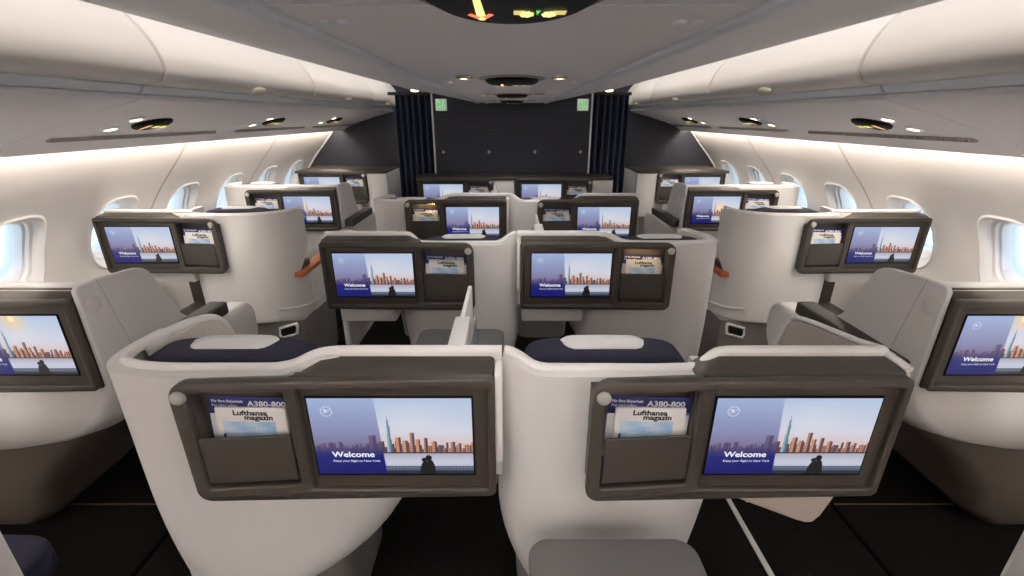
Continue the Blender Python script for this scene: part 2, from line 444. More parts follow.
# ------------------------------------------------------------------ the screen-and-pocket console on every seat back
CW = 0.74           # console width; pocket on its left (orient +1) or on its right (-1)
Z0, Z1 = 0.848, 1.192
def console(root, xleft, yface, orient, glare=None, lamp=False, where='', flat_top=False):
    mir = orient < 0
    def bend(x, y, z):                       # the pocket end swings slightly towards the passenger behind
        t = max(0.0, 0.28 - x)
        return (x, y - t * 0.07, z)
    def frame(mb):
        hole_p = rrect(0.034, 0.252, 0.888, 1.160, 0.008, 3); hole_s = rrect(0.283, 0.722, 0.872, 1.166, 0.006, 3)
        mb.plate(rrect(0, CW, Z0, Z1, (0.035, 0.018, 0.018, 0.045), 6), [hole_p, hole_s], 0.026, 0.006, bend, 3)
        mb.plate(rrect(0.262, 0.735, Z0 + 0.006, Z1 - 0.006, 0.01, 3), (), 0.03, 0.002, lambda x, y, z: (x, y + 0.014, z))
        mb.plate(rrect(0.010, 0.268, Z0 + 0.006, Z1 - 0.04, (0.03, 0.005, 0.005, 0.035), 4), (), 0.02, 0.002, lambda x, y, z: bend(x, y + 0.052, z))
        for (x0, x1) in ((0.026, 0.036), (0.250, 0.262)):
            mb.plate(rrect(x0, x1, 0.885, 1.163, 0.001, 1), (), 0.034, 0.0005, lambda x, y, z: bend(x, y + 0.02, z))
        mb.plate(rrect(0.03, 0.258, 0.880, 0.890, 0.001, 1), (), 0.034, 0.0005, lambda x, y, z: bend(x, y + 0.02, z))
        mb.plate(rrect(0.03, 0.258, 1.158, 1.168, 0.001, 1), (), 0.034, 0.0005, lambda x, y, z: bend(x, y + 0.02, z))
        # body behind the face with its sloping top
        prof = [(0.022, Z0 + 0.004), (0.11, Z0 + 0.02), (0.11, Z1 + 0.014), (0.034, Z1 + 0.006), (0.022, Z1 - 0.004)]
        rings = []
        for x in (0.262, 0.275, 0.32, 0.60, CW - 0.012, CW - 0.004):
            rings.append([(x, p[0], p[1] - ((0.035 if x < 0.27 else 0.022 if x < 0.3 else 0) if p[1] > 1.193 else 0) - (0.004 if x > CW - 0.006 else 0)) for p in prof])
        mb.loft(rings)
        mb.loft([[bend(x, yy, zz - dz_) for yy, zz in ((0.012, 1.163), (0.082, 1.145), (0.082, 1.158), (0.012, 1.1895))] for x, dz_ in ((0.022, 0.016), (0.036, 0.005), (0.05, 0.0), (0.275, 0.0))])
        mb.loft([[bend(x, yy, zz) for yy, zz in ((0.012, Z0 + 0.004), (0.08, Z0 + 0.02), (0.08, Z0 + 0.03), (0.012, Z0 + 0.03))] for x in (0.03, 0.275)])
        mb.loft([[bend(x, yy, zz) for yy, zz in ((0.012, Z0 + 0.03), (0.08, Z0 + 0.03), (0.08, 1.15), (0.012, 1.15))] for x in (0.008, 0.030)])
    c = part('console', 'console', 'taupe', frame, root, (xleft, yface, 0), 35, mir)
    part('literature_pocket', 'pocket', 'taupe_pocket', lambda mb: (
        mb.plate(rrect(0.0375, 0.2485, 0.904, 1.037, 0.004, 3), (), 0.007, 0.0025, lambda x, y, z: bend(x, y + 0.002, z)),
        mb.plate(rrect(0.045, 0.243, 0.895, 0.906, 0.001, 1), (), 0.035, 0.001, lambda x, y, z: bend(x, y + 0.014, z))), c, (0, 0, 0), 40, mir)
    part('screen_bezel', 'bezel', 'screen_black', lambda mb: mb.plate(rrect(0.294, 0.689, 0.907, 1.140, 0.003, 2), (), 0.004, 0.001, lambda x, y, z: (x, y + 0.0108, z)), c, (0, 0, 0), 40, mir)
    sx = 0.2985 if not mir else -0.6845
    put('screen', screen_mesh(glare), c, (sx, 0.0100, 0.913))
    def hook(mb):
        rings = []
        for (r, y) in ((0.0165, 0.004), (0.0165, -0.004), (0.0135, -0.0085), (0.006, -0.0105), (0.0005, -0.011)):
            rings.append([(0.025 + r * math.cos(2 * PI * k / 24), y - 0.019, 1.155 + r * math.sin(2 * PI * k / 24)) for k in range(24)])
        mb.loft(rings)
    h = part('coat_hook', 'hook', 'silver', hook, c, (0, 0, 0), 40, mir); h['label'] = 'round silver coat hook'
    if lamp:
        l = part('pocket_lamp', 'plamp', 'pocket_lamp', lambda mb: mb.box(0.07, 0.22, 0.012, 0.040, 1.1575, 1.1605, 0.0005, 1), c, (0, 0, 0), 40, mir)
        l['label'] = 'warm glowing pocket lamp'
    # printed matter standing in the pocket: things of their own
    base = root.location
    xl = base.x + xleft
    if mir: xl = xl - 0.288          # mirrored console mesh spans -CW..0, pocket next to its right edge
    dz = 0.0
    cd = put('safety_card', CARD, None, (xl + 0.042, base.y + yface + 0.024, 0.911 + dz)); cd.rotation_euler = (-0.05, 0.035, 0)
    tag(cd, 'blue safety card in pocket of ' + where, 'card', 'safety cards in the seat pockets')
    mg = put('magazine', MAGAZINE, None, (xl + 0.062, base.y + yface + 0.0155, 0.8995)); mg.rotation_euler = (-0.05, 0.02, 0)
    tag(mg, 'white magazine in pocket of ' + where, 'magazine', 'magazines in the seat pockets')
    return c

# ------------------------------------------------------------------ seats of the centre block
def headrest(root, key, x0, x1, y0, ztop, xo=0.0):
    hd = part('headrest', key + 'hd', 'navy_fabric', lambda mb: mb.blob(x0, x1, y0, y0 + 0.14, ztop - 0.22, ztop, 7, 56, 28, 0.010), root, sharp=80)
    xc = (x0 + x1) / 2 + xo; w = (x1 - x0) * 0.265
    def cov(mb):
        rings = []
        for i in range(15):
            t = -1 + 2 * i / 14; x = xc + w * t; e = max(0, abs(t) - 0.72) / 0.28
            zt = ztop + 0.004 - 0.010 * ((x - (x0 + x1) / 2) / ((x1 - x0) / 2)) ** 2 - 0.006 * e * e
            yl, yh = y0 + 0.048 + 0.03 * e * e, y0 + 0.146 - 0.012 * e * e; dr = 0.012 - 0.008 * e * e
            rings.append([(x, yl, zt - dr), (x, yl + 0.001, zt - 0.005), (x, yl + 0.008, zt), (x, (yl + yh) / 2, zt + 0.002), (x, yh - 0.022, zt), (x, yh - 0.002, zt - 0.02), (x, yh, zt - dr - 0.05),
                          (x, yh - 0.010, zt - dr - 0.05), (x, yh - 0.03, zt - 0.014), (x, yl + 0.01, zt - dr - 0.004)])
        mb.loft(rings)
    cv = part('headrest_cover', key + 'cv', 'cover_white', cov, hd, sharp=60); cv['label'] = 'white headrest cover'
    return hd
def seat_body(root, key, x0, x1, y0):
    part('backrest', key + 'br', 'navy_fabric', lambda mb: mb.loft([[(x0, y, z), (x1, y, z), (x1, y + 0.11, z), (x0, y + 0.11, z)] for y, z in ((y0 + 0.16, 0.45), (y0 + 0.08, 0.75), (y0 + 0.02, 1.02))]), root)
    part('seat_cushion', key + 'sc', 'navy_fabric', lambda mb: mb.blob(x0, x1, y0 + 0.2, y0 + 0.72, 0.36, 0.50, 5), root, sharp=80)

def centre_seat(X, Y, kind, mirror, label, where, lamp=False):
    """kind 'a': wing on the aisle, divider at the inner end; kind 'b': joins its neighbour, aisle wing at the console end"""
    global SX
    SX = -1 if mirror else 1
    root = empty('business_seat', (X, Y, 0)); tag(root, label, 'seat', 'seats of the middle block')
    a = kind == 'a'
    if a:
        path = smooth([(0.026, 0.505), (0.012, 0.46), (-0.024, 0.35), (-0.040, 0.21), (-0.012, 0.125), (0.09, 0.09), (0.30, 0.085), (0.48, 0.09), (0.60, 0.135), (0.655, 0.23), (0.67, 0.42)], 9)
    else:
        path = smooth([(0.030, 0.34), (0.014, 0.26), (0.010, 0.19), (0.018, 0.125), (0.07, 0.09), (0.25, 0.085), (0.44, 0.088), (0.545, 0.135), (0.59, 0.23), (0.60, 0.42)], 5)
    N = len(path)
    def ztop_xy(x, y, s):
        lo, hi = 1.163, 1.212
        z = lo + (hi - lo) * (1 / (1 + math.exp(-(x - (0.475 if a else 0.505)) / (0.024 if a else 0.011))))
        if a and x < 0.1 and y > 0.33: z -= 0.005 + 0.20 * (1 - math.sqrt(max(0.0, 1 - min(1, (y - 0.33) / 0.176) ** 5)))
        if not a: z += (hi - lo) * (1 / (1 + math.exp((x - 0.05) / 0.012)))
        return z
    xs = [p.x for p in path]
    def p_y(s): return path[min(N - 1, int(round(s * (N - 1))))].y
    def zhi(s):
        if not a and s < 0.34: return 1.08 if p_y(s) > 0.115 else 1.2
        i = min(N - 1, int(round(s * (N - 1)))); p = path[i]
        if s > 0.62 and p.y > 0.11: return 1.02
        return ztop_xy(p.x, p.y, s)
    def shape(x, y, z):
        if a:
            t = max(0.0, (0.80 - z) / 0.48); sh = 0.36 * t ** 2.2 * max(0.0, (x - 0.05) / 0.6)
            return (x - sh, y + 0.05 * t * t)
        t = max(0.0, (0.72 - z) / 0.40); f = max(0.0, 1 - x / 0.55)
        return (x + 0.11 * t ** 1.7 * f - 0.04 * t * (1 - f), y + 0.04 * t * t)
    part('shell', key := 'shell' + kind, 'shell_white', lambda mb: (
        mb.wall(path, 0.34, zhi, -0.028, 14, shape),
        mb.wall([(0.43 + 0.528 * q / 40, 0.087) for q in range(41)], 0.84, lambda s_: ztop_xy(0.43 + 0.528 * s_, 0.1, 0.6) - 0.004, 0.03, 4)), root, sharp=50)
    part('base', 'sbase' + kind, 'base_grey', lambda mb: mb.loft([[((q[0] + (0.3 - q[0]) * g), q[1] + (0.3 - q[1]) * g, z) for q in rrect(0.03, 0.42 if a else 0.5, 0.15, 0.75, 0.12, 5)] for z, g in ((0.0, 0.1), (0.2, 0.04), (0.42, 0.0))]), root)
    # white capping along the top edge, running on behind the console
    def rim(mb):
        pts = []
        for i, p in enumerate(path):
            s = i / (N - 1)
            if p.x > 0.42 or s > 0.75: break
            n_ = 0.014
            pts.append((p.x + (n_ if p.x < 0.1 and p.y > 0.12 else 0) * 0.9, p.y + (n_ if p.y < 0.13 else 0.0), ztop_xy(p.x, p.y, s)))
        if a:
            x, y, z = pts[0]; pts = [(x + 0.002, y + 0.003, 0.80), (x + 0.001, y + 0.002, 0.90)] + pts
        else:
            pts = [(0.004, 0.102, 1.212), (0.018, 0.102, 1.210), (0.045, 0.100, 1.194), (0.075, 0.099, 1.172), (0.105, 0.099, 1.164)] + [q for q in pts if q[0] > 0.13]
        x = 0.43
        while x < (0.962 if a else 0.928): pts.append((x, 0.100, ztop_xy(x, 0.1, 0.6))); x += 0.012
        if not a:
            for (x, y, z) in ((0.940, 0.108, 1.209), (0.946, 0.13, 1.202), (0.948, 0.20, 1.189), (0.948, 0.30, 1.172), (0.948, 0.42, 1.150), (0.948, 0.475, 1.128), (0.948, 0.50, 1.08), (0.95, 0.545, 0.98), (0.95, 0.56, 0.90)):
                pts.append((x, y, z))
        else:
            pts.append((0.960, 0.100, 1.212))
        pts = smooth(pts, 2)
        mb.tube(pts, [0.0145 if p.y < 0.12 else max(0.0125 if a else 0.009, 0.0145 - (p.y - 0.12) * 0.08) for p in pts], 12, 0.85)
    r = part('rim', 'rim' + kind, 'rim_white', rim, root, sharp=60); r['label'] = 'thick white top rim'
    # inner lining of the wing and of the back
    inner = [(p.x + (0.030 if p.x < 0.1 else 0), p.y + (0.032 if p.y < 0.2 else -0.008)) for p in path[: int(N * 0.5)]]
    ln = part('inner_lining', 'lining' + kind, 'lining', lambda mb: mb.wall(inner, 0.70, lambda s: (ztop_xy(path[min(len(inner) - 1, int(round(s * (len(inner) - 1))))].x, path[min(len(inner) - 1, int(round(s * (len(inner) - 1))))].y, 0) - 0.008 - (0.03 if s > 0.6 else 0)) if a else 1.07, -0.012, 4), root)
    ln['label'] = 'beige quilted inner lining'
    headrest(root, 'c' + kind, *((-0.022, 0.43) if a else (0.055, 0.500)), 0.160, 1.160)
    seat_body(root, 'c' + kind, 0.06, 0.47, 0.16)
    # console
    xl = 0.205 if not mirror else -0.205
    console(root, xl, 0.0, 1 if not mirror else -1, lamp=lamp, where=where)
    # white fin closing the console end
    part('end_fin', 'fin' + kind, 'rim_white', lambda mb: mb.box(0.944, 0.962, 0.012, 0.11, 0.945, 1.194, 0.005, 2) if a else (mb.box(0.944, 0.956, 0.03, 0.11, 0.86, 1.190, 0.004, 2), mb.tube([(0.936, 0.112, 1.207), (0.944, 0.06, 1.204), (0.948, 0.030, 1.199)], 0.0095, 10)), root)
    # hood over the footwell, below the console
    def hood(mb):
        if a:
            mb.box(0.62, 0.935, 0.12 if not mirror else 0.05, 0.50, 0.755 if mirror else 0.775, 0.846, 0.012, 3)
        elif mirror:
            mb.box(0.62, 0.905, 0.05, 0.45, 0.755, 0.846, 0.012, 3)
            mb.plate(rrect(0.06, 0.60, 0.56, 0.84, (0.07, 0.05, 0.01, 0.01), 6), (), 0.035, 0.012, lambda x, y, z: (0.872 + y, x, z))
        else:
            mb.plate([(0.60, 0.846), (0.60, 0.80), (0.68, 0.765), (0.80, 0.712), (0.83, 0.702), (0.85, 0.704), (0.868, 0.73), (0.905, 0.846)], (), 0.45, 0.010, lambda x, y, z: (x, y + 0.05, z))
            mb.plate(rrect(0.25, 0.60, 0.58, 0.84, 0.06, 6), (), 0.04, 0.012, lambda x, y, z: (0.89 + y, x, z))
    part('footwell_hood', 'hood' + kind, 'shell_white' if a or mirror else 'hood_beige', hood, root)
    if a:
        # low armrest panel on the aisle side
        part('armrest_panel', 'armp', 'shell_white', lambda mb: mb.plate(rrect(0.12, 0.86, 0.36, 0.66, (0.05, 0.04, 0.04, 0.10), 6), (), 0.05, 0.012, lambda x, y, z: (-0.022 + y, x, z)), root)
        # divider between the two middle seats: solid white stub, thin blade and glass
        part('divider', 'div', 'rim_white', lambda mb: (mb.box(0.822, 0.867, 0.10, 0.30, 0.75, 1.216, 0.006, 2), mb.box(0.836, 0.850, 0.29, 0.555, 0.95, 1.216, 0.005, 2)), root)
        g = part('divider_glass', 'divg', 'privacy_glass', lambda mb: mb.box(0.874, 0.880, 0.12, 0.32, 0.95, 1.205, 0.001, 1), root); g['label'] = 'translucent sliding glass'
    else:
        part('aisle_wing', 'awing', 'wing_fabric', lambda mb: mb.plate([(0.11, 0.88), (0.53, 0.88), (0.525, 0.96), (0.49, 1.10), (0.46, 1.13), (0.40, 1.146), (0.28, 1.168), (0.11, 1.192)], (), 0.026, 0.006, lambda x, y, z: (0.942 + y, x, z)), root)
    return root

# ------------------------------------------------------------------ window seats, console on the aisle (the seat itself by the wall)
def console_aisle_seat(X, Y, mirror, label, where, glare=None):
    global SX
    SX = -1 if mirror else 1
    root = empty('window_seat', (X, Y, 0)); tag(root, label, 'seat', 'seats along the side walls')
    m = mirror
    console(root, 0.0, 0.0, -1 if not m else 1, glare=glare, where=where) if False else None
    # aisle end of the console at x = 0 : screen towards the aisle
    if not m: console(root, CW + 0.012, 0.0, -1, glare=glare, where=where)
    else: console(root, -CW - 0.012, 0.0, 1, glare=glare, where=where)
    part('shell', 'w1shell', 'shell_white', lambda mb: (
        mb.wall(smooth([(0.03, 0.095), (0.35, 0.095), (0.80, 0.095), (0.93, 0.11), (0.98, 0.17), (0.985, 0.34)], 5), 0.84, 1.202, -0.028, 6),), root)
    r = part('rim', 'w1rim', 'rim_white', lambda mb: mb.tube(smooth([(0.02, 0.108, 1.205), (0.35, 0.108, 1.205), (0.80, 0.108, 1.205), (0.93, 0.122, 1.205), (0.968, 0.18, 1.205), (0.97, 0.34, 1.20)], 5), 0.017, 10, 0.8), root, sharp=60)
    # grey side panel rising towards the front, facing the aisle
    out = [(0.028, 0.855), (0.50, 0.855), (0.50, 0.90), (0.445, 0.955)] + [(p.x, p.y) for p in smooth([(0.40, 1.05), (0.355, 1.155), (0.325, 1.195), (0.285, 1.212), (0.24, 1.218)], 3)] + [(0.12, 1.228), (0.04, 1.226), (0.028, 1.212)]
    sp = part('side_panel', 'w1side', 'grey_panel', lambda mb: mb.plate(out, (), 0.02, 0.006, lambda x, y, z: (-0.008 + y, x, z)), root)
    sp['label'] = 'pale grey slanted privacy panel'
    part('panel_seam', 'w1seam', 'vent_grey', lambda mb: mb.tube([(-0.0082, 0.112, 1.226), (-0.0082, 0.155, 1.00), (-0.0082, 0.17, 0.90)], 0.0009, 6), sp)
    part('panel_disc', 'w1disc', 'shell_white', lambda mb: mb.loft([[(-0.008 - d, 0.070 + r_ * math.cos(2 * PI * k / 28), 1.150 + r_ * math.sin(2 * PI * k / 28)) for k in range(28)] for r_, d in ((0.031, -0.002), (0.031, 0.002), (0.028, 0.004), (0.001, 0.004))]), sp)
    # armrest wall with dark pad
    part('armrest', 'w1arm', 'shell_white', lambda mb: mb.plate(rrect(0.10, 0.85, 0.58, 0.870, (0.08, 0.15, 0.09, 0.03), 7), (), 0.11, 0.03, lambda x, y, z: (-0.088 + y, x, z), 3), root)
    pd = part('armrest_pad', 'w1pad', 'pad_dark', lambda mb: mb.box(-0.082, 0.004, 0.07, 0.645, 0.868, 0.930, 0.012, 3), root); pd['label'] = 'dark padded armrest top'
    # hull and tapering pedestal
    def hull(mb):
        rings = []
        for z, x0, y0, y1, r_ in ((0.850, -0.02, 0.035, 0.40, 0.04), (0.80, -0.015, 0.038, 0.44, 0.05), (0.70, 0.03, 0.05, 0.62, 0.08), (0.62, 0.11, 0.065, 0.74, 0.10), (0.56, 0.25, 0.085, 0.74, 0.11), (0.51, 0.45, 0.11, 0.74, 0.11), (0.48, 0.65, 0.13, 0.70, 0.1)):
            rings.append([(q[0], q[1], z) for q in rrect(x0, 1.0, y0, y1, r_, 6)])
        mb.loft(rings)
    part('lower_body', 'w1hull', 'shell_white', hull, root, sharp=60)
    def ped(mb):
        rings = []
        for z, x0, y0, y1, r_ in ((0.64, 0.15, 0.10, 0.84, 0.09), (0.55, 0.22, 0.12, 0.84, 0.1), (0.40, 0.40, 0.15, 0.80, 0.1), (0.24, 0.54, 0.17, 0.78, 0.1), (0.10, 0.60, 0.18, 0.76, 0.1), (0.0, 0.70, 0.21, 0.74, 0.1)):
            rings.append([(q[0], q[1], z) for q in rrect(x0, 1.0, y0, y1, r_, 6)])
        mb.loft(rings)
    part('pedestal', 'w1ped', 'base_brown', ped, root, sharp=60)
    headrest(root, 'w1', 0.53, 0.93, 0.16, 1.215)
    seat_body(root, 'w1', 0.52, 0.94, 0.17)
    return root

# ------------------------------------------------------------------ window seats, seat shell on the aisle (console by the wall)
def shell_aisle_seat(X, Y, mirror, label, where, glare=None, armrest_only=False):
    global SX
    SX = -1 if mirror else 1
    root = empty('window_seat', (X, Y, 0)); tag(root, label, 'seat', 'seats along the side walls')
    if not armrest_only:
        if not mirror: console(root, 0.36, 0.0, 1, glare=glare, where=where)
        else: console(root, -0.36, 0.0, -1, glare=glare, where=where)
    # plan: back wall from the window side, round the corner, wing forward along the aisle (x = 0 is X 1.39)
    path = smooth([(0.66, 0.36), (0.64, 0.20), (0.58, 0.10), (0.45, 0.065), (0.28, 0.065), (0.14, 0.095), (0.05, 0.165), (0.018, 0.24), (0.010, 0.315)], 5)
    N = len(path)
    def zlo(s):
        if s < 0.74: return 0.50
        t = (s - 0.74) / 0.26
        return 0.50 + 0.27 * t / 0.15 if t < 0.15 else 0.77 + 0.19 * (t - 0.15) / 0.85
    def zhi(s): return 1.196 if s < 0.97 else 1.196 - 0.03 * (s - 0.97) / 0.03
    part('shell', 'w2shell', 'shell_white', lambda mb: (mb.wall(path, zlo, zhi, 0.026, 10), mb.box(0.55, 1.12, 0.085, 0.11, 0.85, 1.202, 0.005, 2)), root, sharp=60)
    part('rim', 'w2rim', 'rim_white', lambda mb: (mb.tube([(p.x, p.y + 0.012, 1.196) for p in path[8:]] , 0.0125, 10, 0.8), mb.tube([(0.55, 0.1, 1.212), (0.8, 0.1, 1.212), (1.09, 0.1, 1.212)], 0.015, 10, 0.8)), root, sharp=60)
    part('reading_light', 'w2rl', 'rim_white', lambda mb: mb.loft([[(0.0 - d, 0.335 + r_ * 0.8 * math.cos(2 * PI * k / 20), 1.13 + r_ * math.sin(2 * PI * k / 20)) for k in range(20)] for r_, d in ((0.022, -0.004), (0.022, 0.004), (0.019, 0.007), (0.001, 0.007))]), root)
    # low armrest wall with its orange leather top
    part('armrest_panel', 'w2arm', 'shell_white', lambda mb: (
        mb.wall(smooth([(0.40, 0.052), (0.27, 0.050), (0.13, 0.078), (0.038, 0.145), (-0.005, 0.24), (-0.022, 0.40), (-0.024, 0.655)], 6), 0.485, lambda q: 0.64 + 0.13 * min(1, q / 0.16) ** 0.5 if q < 0.16 else 0.772, -0.034, 8),
        mb.box(-0.024, 0.05, 0.28, 0.655, 0.485, 0.772, 0.008, 2),
        mb.tube(smooth([(0.13, 0.072, 0.575), (0.035, 0.147, 0.56), (-0.010, 0.25, 0.55), (-0.024, 0.40, 0.55), (-0.026, 0.62, 0.55)], 4), 0.010, 8)), root)
    ol = part('armrest_strip', 'w2strip', 'orange_leather', lambda mb: mb.box(-0.030, 0.060, 0.150, 0.655, 0.768, 0.800, 0.008, 2), root); part('seat_controller', 'w2ctl', 'pad_dark', lambda mb: mb.box(0.0, 0.055, 0.20, 0.34, 0.80, 0.845, 0.008, 2), root); ol['label'] = 'orange leather armrest strip'
    def base(mb):
        rings = []
        for z, ins in ((0.0, 0.03), (0.08, 0.01), (0.488, 0.0)):
            rings.append([(q[0], q[1], z) for q in rrect(-0.01 + ins, 0.58 - ins, 0.09 + ins, 0.64 - ins, 0.025, 3)])
        mb.loft(rings)
    part('base', 'w2base', 'base_grey', base, root)
    sl = part('shoe_slot', 'w2slot', 'rim_white', lambda mb: mb.plate([(0.155, 0.37), (0.31, 0.37), (0.325, 0.40), (0.315, 0.455), (0.15, 0.455), (0.14, 0.43)], [[(0.175, 0.385), (0.295, 0.385), (0.306, 0.405), (0.298, 0.44), (0.168, 0.44), (0.162, 0.425)]], 0.016, 0.004, lambda x, y, z: ((x - 0.2325) * 0.76 + 0.10, y + 0.080, z + (0.2325 - x) * 0.22)), root)
    part('slot_recess', 'w2slotr', 'black', lambda mb: mb.plate([(0.165, 0.38), (0.303, 0.38), (0.308, 0.405), (0.30, 0.445), (0.165, 0.445), (0.16, 0.425)], (), 0.010, 0.001, lambda x, y, z: ((x - 0.2325) * 0.76 + 0.10, y + 0.084, z + (0.2325 - x) * 0.22)), sl)
    if not armrest_only:
        part('footwell_hood', 'w2hood', 'shell_white', lambda mb: mb.box(0.62, 1.08, 0.06, 0.60, 0.765, 0.85, 0.012, 3), root)
        part('footwell', 'w2foot', 'base_brown', lambda mb: (mb.box(0.60, 0.64, 0.16, 0.62, 0.0, 0.78, 0.01, 2), mb.box(0.62, 1.06, 0.58, 0.62, 0.0, 0.78, 0.004, 1), mb.box(0.62, 1.06, 0.24, 0.60, 0.30, 0.42, 0.02, 2)), root)
    headrest(root, 'w2', 0.13, 0.53, 0.11, 1.218)
    if not armrest_only or mirror: seat_body(root, 'w2', 0.06, 0.54, 0.14)
    return root

# ------------------------------------------------------------------ first-row furniture against the bulkheads
def bulkhead_unit(X, Y, depth, width, cons, mirror, name, label, where, side=False):
    global SX
    SX = -1 if mirror else 1
    root = empty(name, (X, Y, 0)); tag(root, label, 'console', 'consoles against the front bulkheads')
    if not mirror: console(root, cons + (CW if side is None else 0), 0.0, 1, where=where)
    else: console(root, -cons, 0.0, -1, where=where)
    key = name + str(round(width, 3)) + str(round(depth, 3))
    part('body', key + 'b', 'shell_white', lambda mb: (mb.box(0.0, width, 0.075, depth, 0.70, 1.176, 0.006, 2), mb.box(0.0, cons - 0.004, 0.012, 0.09, 0.70, 1.176, 0.004, 2), mb.box(cons + 0.10, cons + 0.70, 0.05, 0.09, 0.72, 0.846, 0.004, 2)), root)
    part('base', key + 'c', 'base_grey', lambda mb: mb.box(0.03, width - 0.02, 0.10, depth, 0.0, 0.70, 0.004, 1), root)
    t = part('top', key + 't', 'taupe', lambda mb: mb.box(-0.004 if not side else 0.0, width, 0.0, depth, 1.174, 1.200, 0.005, 2), root); t['label'] = 'flat taupe top'
    return root

# ------------------------------------------------------------------ place all seats
R = 1.203
Y1 = 0.894
AX = 0.985
BX = 0.022
rows = [Y1 + R * k for k in range(4)]
N_ = {0: 'nearest', 1: 'second nearest', 2: 'third nearest'}
for k in range(3):
    odd = k % 2 == 0
    y = rows[k]
    w_l = f'{N_[k]} middle seat left of divider'
    w_r = f'{N_[k]} middle seat right of divider'
    l_l = f'white seat shell with screen and navy headrest, {N_[k]} middle row, left of divider'
    l_r = f'white seat shell with screen and navy headrest, {N_[k]} middle row, right of divider'
    if odd:
        centre_seat(-AX, y, 'a', False, l_l, w_l, lamp=(k == 2))
        centre_seat(-BX, y, 'b', False, l_r, w_r)
    else:
        centre_seat(BX, y, 'b', True, l_l, w_l)
        centre_seat(AX, y, 'a', True, l_r, w_r, lamp=True)
bulkhead_unit(0.022, rows[3], 0.35, 0.955, 0.205, True, 'bulkhead_console', 'flat taupe-topped console below the dark bulkhead, left of the middle', 'left console below the dark middle bulkhead')
bulkhead_unit(AX, rows[3], 0.35, 0.955, 0.205, True, 'bulkhead_console', 'flat taupe-topped console below the dark bulkhead, right of the middle', 'right console below the dark middle bulkhead')

YW1 = 1.364
W1X = 1.438
YW2 = 2.66
W2X = 1.39
for m_, side in ((True, 'left'), (False, 'right')):
    s = -1 if m_ else 1
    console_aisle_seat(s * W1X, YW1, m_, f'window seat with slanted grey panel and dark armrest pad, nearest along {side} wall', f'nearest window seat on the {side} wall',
                       glare=((0.60, 0.05) if m_ else (0.50, 0.05)))
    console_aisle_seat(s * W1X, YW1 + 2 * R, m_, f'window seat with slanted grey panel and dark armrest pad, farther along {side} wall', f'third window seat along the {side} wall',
                       glare=((0.40, 0.42) if m_ else (0.58, 0.42)))
    shell_aisle_seat(s * W2X, YW2, m_, f'window seat with white wrap-around shell and orange armrest strip beside {side} aisle', f'white-shelled window seat beside the {side} aisle')
    shell_aisle_seat(s * W2X, YW2 - 2 * R, m_, f'armrest of the window seat cut by the bottom {side} corner', f'seat in the bottom {side} corner', armrest_only=True)
    bulkhead_unit(s * 1.37, YW2 + 2 * R, 0.64, 0.99, 0.22, m_, 'side_bulkhead_console', f'taupe-topped console against the {side} side bulkhead under the bins', f'console against the {side} side bulkhead', side=True)

# grey cocktail tables between the middle seats
def side_table(X, Y, label):
    root = empty('side_table', (X, Y, 0)); tag(root, label, 'table', 'grey side tables between middle seats')
    global SX
    SX = 1
    t = part('table_top', 'stt', 'table_grey', lambda mb: mb.plate(rrect(-0.205, 0.205, -0.50, 0.0, (0.02, 0.02, 0.05, 0.05), 7), (), 0.03, 0.006, lambda x, y, z: (x, z, 0.735 + y)), root)
    e = part('table_edge', 'ste', 'taupe', lambda mb: mb.plate(rrect(-0.198, 0.198, -0.495, -0.008, (0.02, 0.02, 0.05, 0.05), 7), (), 0.012, 0.002, lambda x, y, z: (x, z, 0.722 + y)), t)
    part('pedestal', 'stp', 'base_grey', lambda mb: mb.plate(rrect(-0.185, 0.185, -0.24, -0.05, 0.04, 6), (), 0.722, 0.008, lambda x, y, z: (x, z, 0.0 + y)), root)
side_table(0.245, 0.845, 'grey rounded side table at the bottom edge in front of the nearest right seat shell')
side_table(-0.245, 0.845 + R, 'grey rounded side table behind the nearest white divider')

# ------------------------------------------------------------------ the cabin
YA, YB = -3.0, 5.80
mb = MB(); mb.box(-2.75, 2.75, YA, YB, -0.03, 0.0); struct('floor', mb, 'carpet')
def strip(name, m, x0, x1, y0, y1, h=0.004):
    mb = MB(); mb.box(x0, x1, y0, y1, -0.001, h, 0.0012, 1); return struct(name, mb, m)
tn = [0]
def tname():
    tn[0] += 1; return f'trim_{tn[0]}'
strip(tname(), 'rail_metal', 1.045, 1.068, YA, 5.0, 0.006)
strip(tname(), 'rail_dark', 1.535, 1.553, YA, 5.0)
strip(tname(), 'rail_dark', -1.553, -1.535, YA, 5.0)
for s in (-1, 1):
    strip(tname(), 'carpet_edge', min(s * 1.17, s * 2.2), max(s * 1.17, s * 2.2), 1.685, 1.693, 0.003)
strip(tname(), 'rail_metal', 1.135, 1.16, 1.70, 1.76, 0.006)

# side walls: curved section with rounded window openings
WALL = [(0.0, 2.50), (0.3, 2.57), (0.6, 2.605), (0.85, 2.61), (1.0, 2.585), (1.1, 2.548), (1.2, 2.49), (1.32, 2.395), (1.45, 2.28), (1.60, 2.155), (1.70, 2.07)]
def wallx(z):
    for i in range(len(WALL) - 1):
        (a, xa), (b_, xb) = WALL[i], WALL[i + 1]
        if z <= b_:
            t = (z - a) / (b_ - a)
            x0 = WALL[i - 1] if i else (2 * a - b_, 2 * xa - xb); x3 = WALL[i + 2] if i + 2 < len(WALL) else (2 * b_ - a, 2 * xb - xa)
            ma = (xb - x0[1]) / (b_ - x0[0]) * (b_ - a); mb_ = (x3[1] - xa) / (x3[0] - a) * (b_ - a)
            h = t * t * (3 - 2 * t)
            return xa * (2 * t ** 3 - 3 * t * t + 1) + ma * (t ** 3 - 2 * t * t + t) + xb * h + mb_ * (t ** 3 - t * t)
    return WALL[-1][1]
WC = 2.23; WP = 0.63; WZ = 1.06
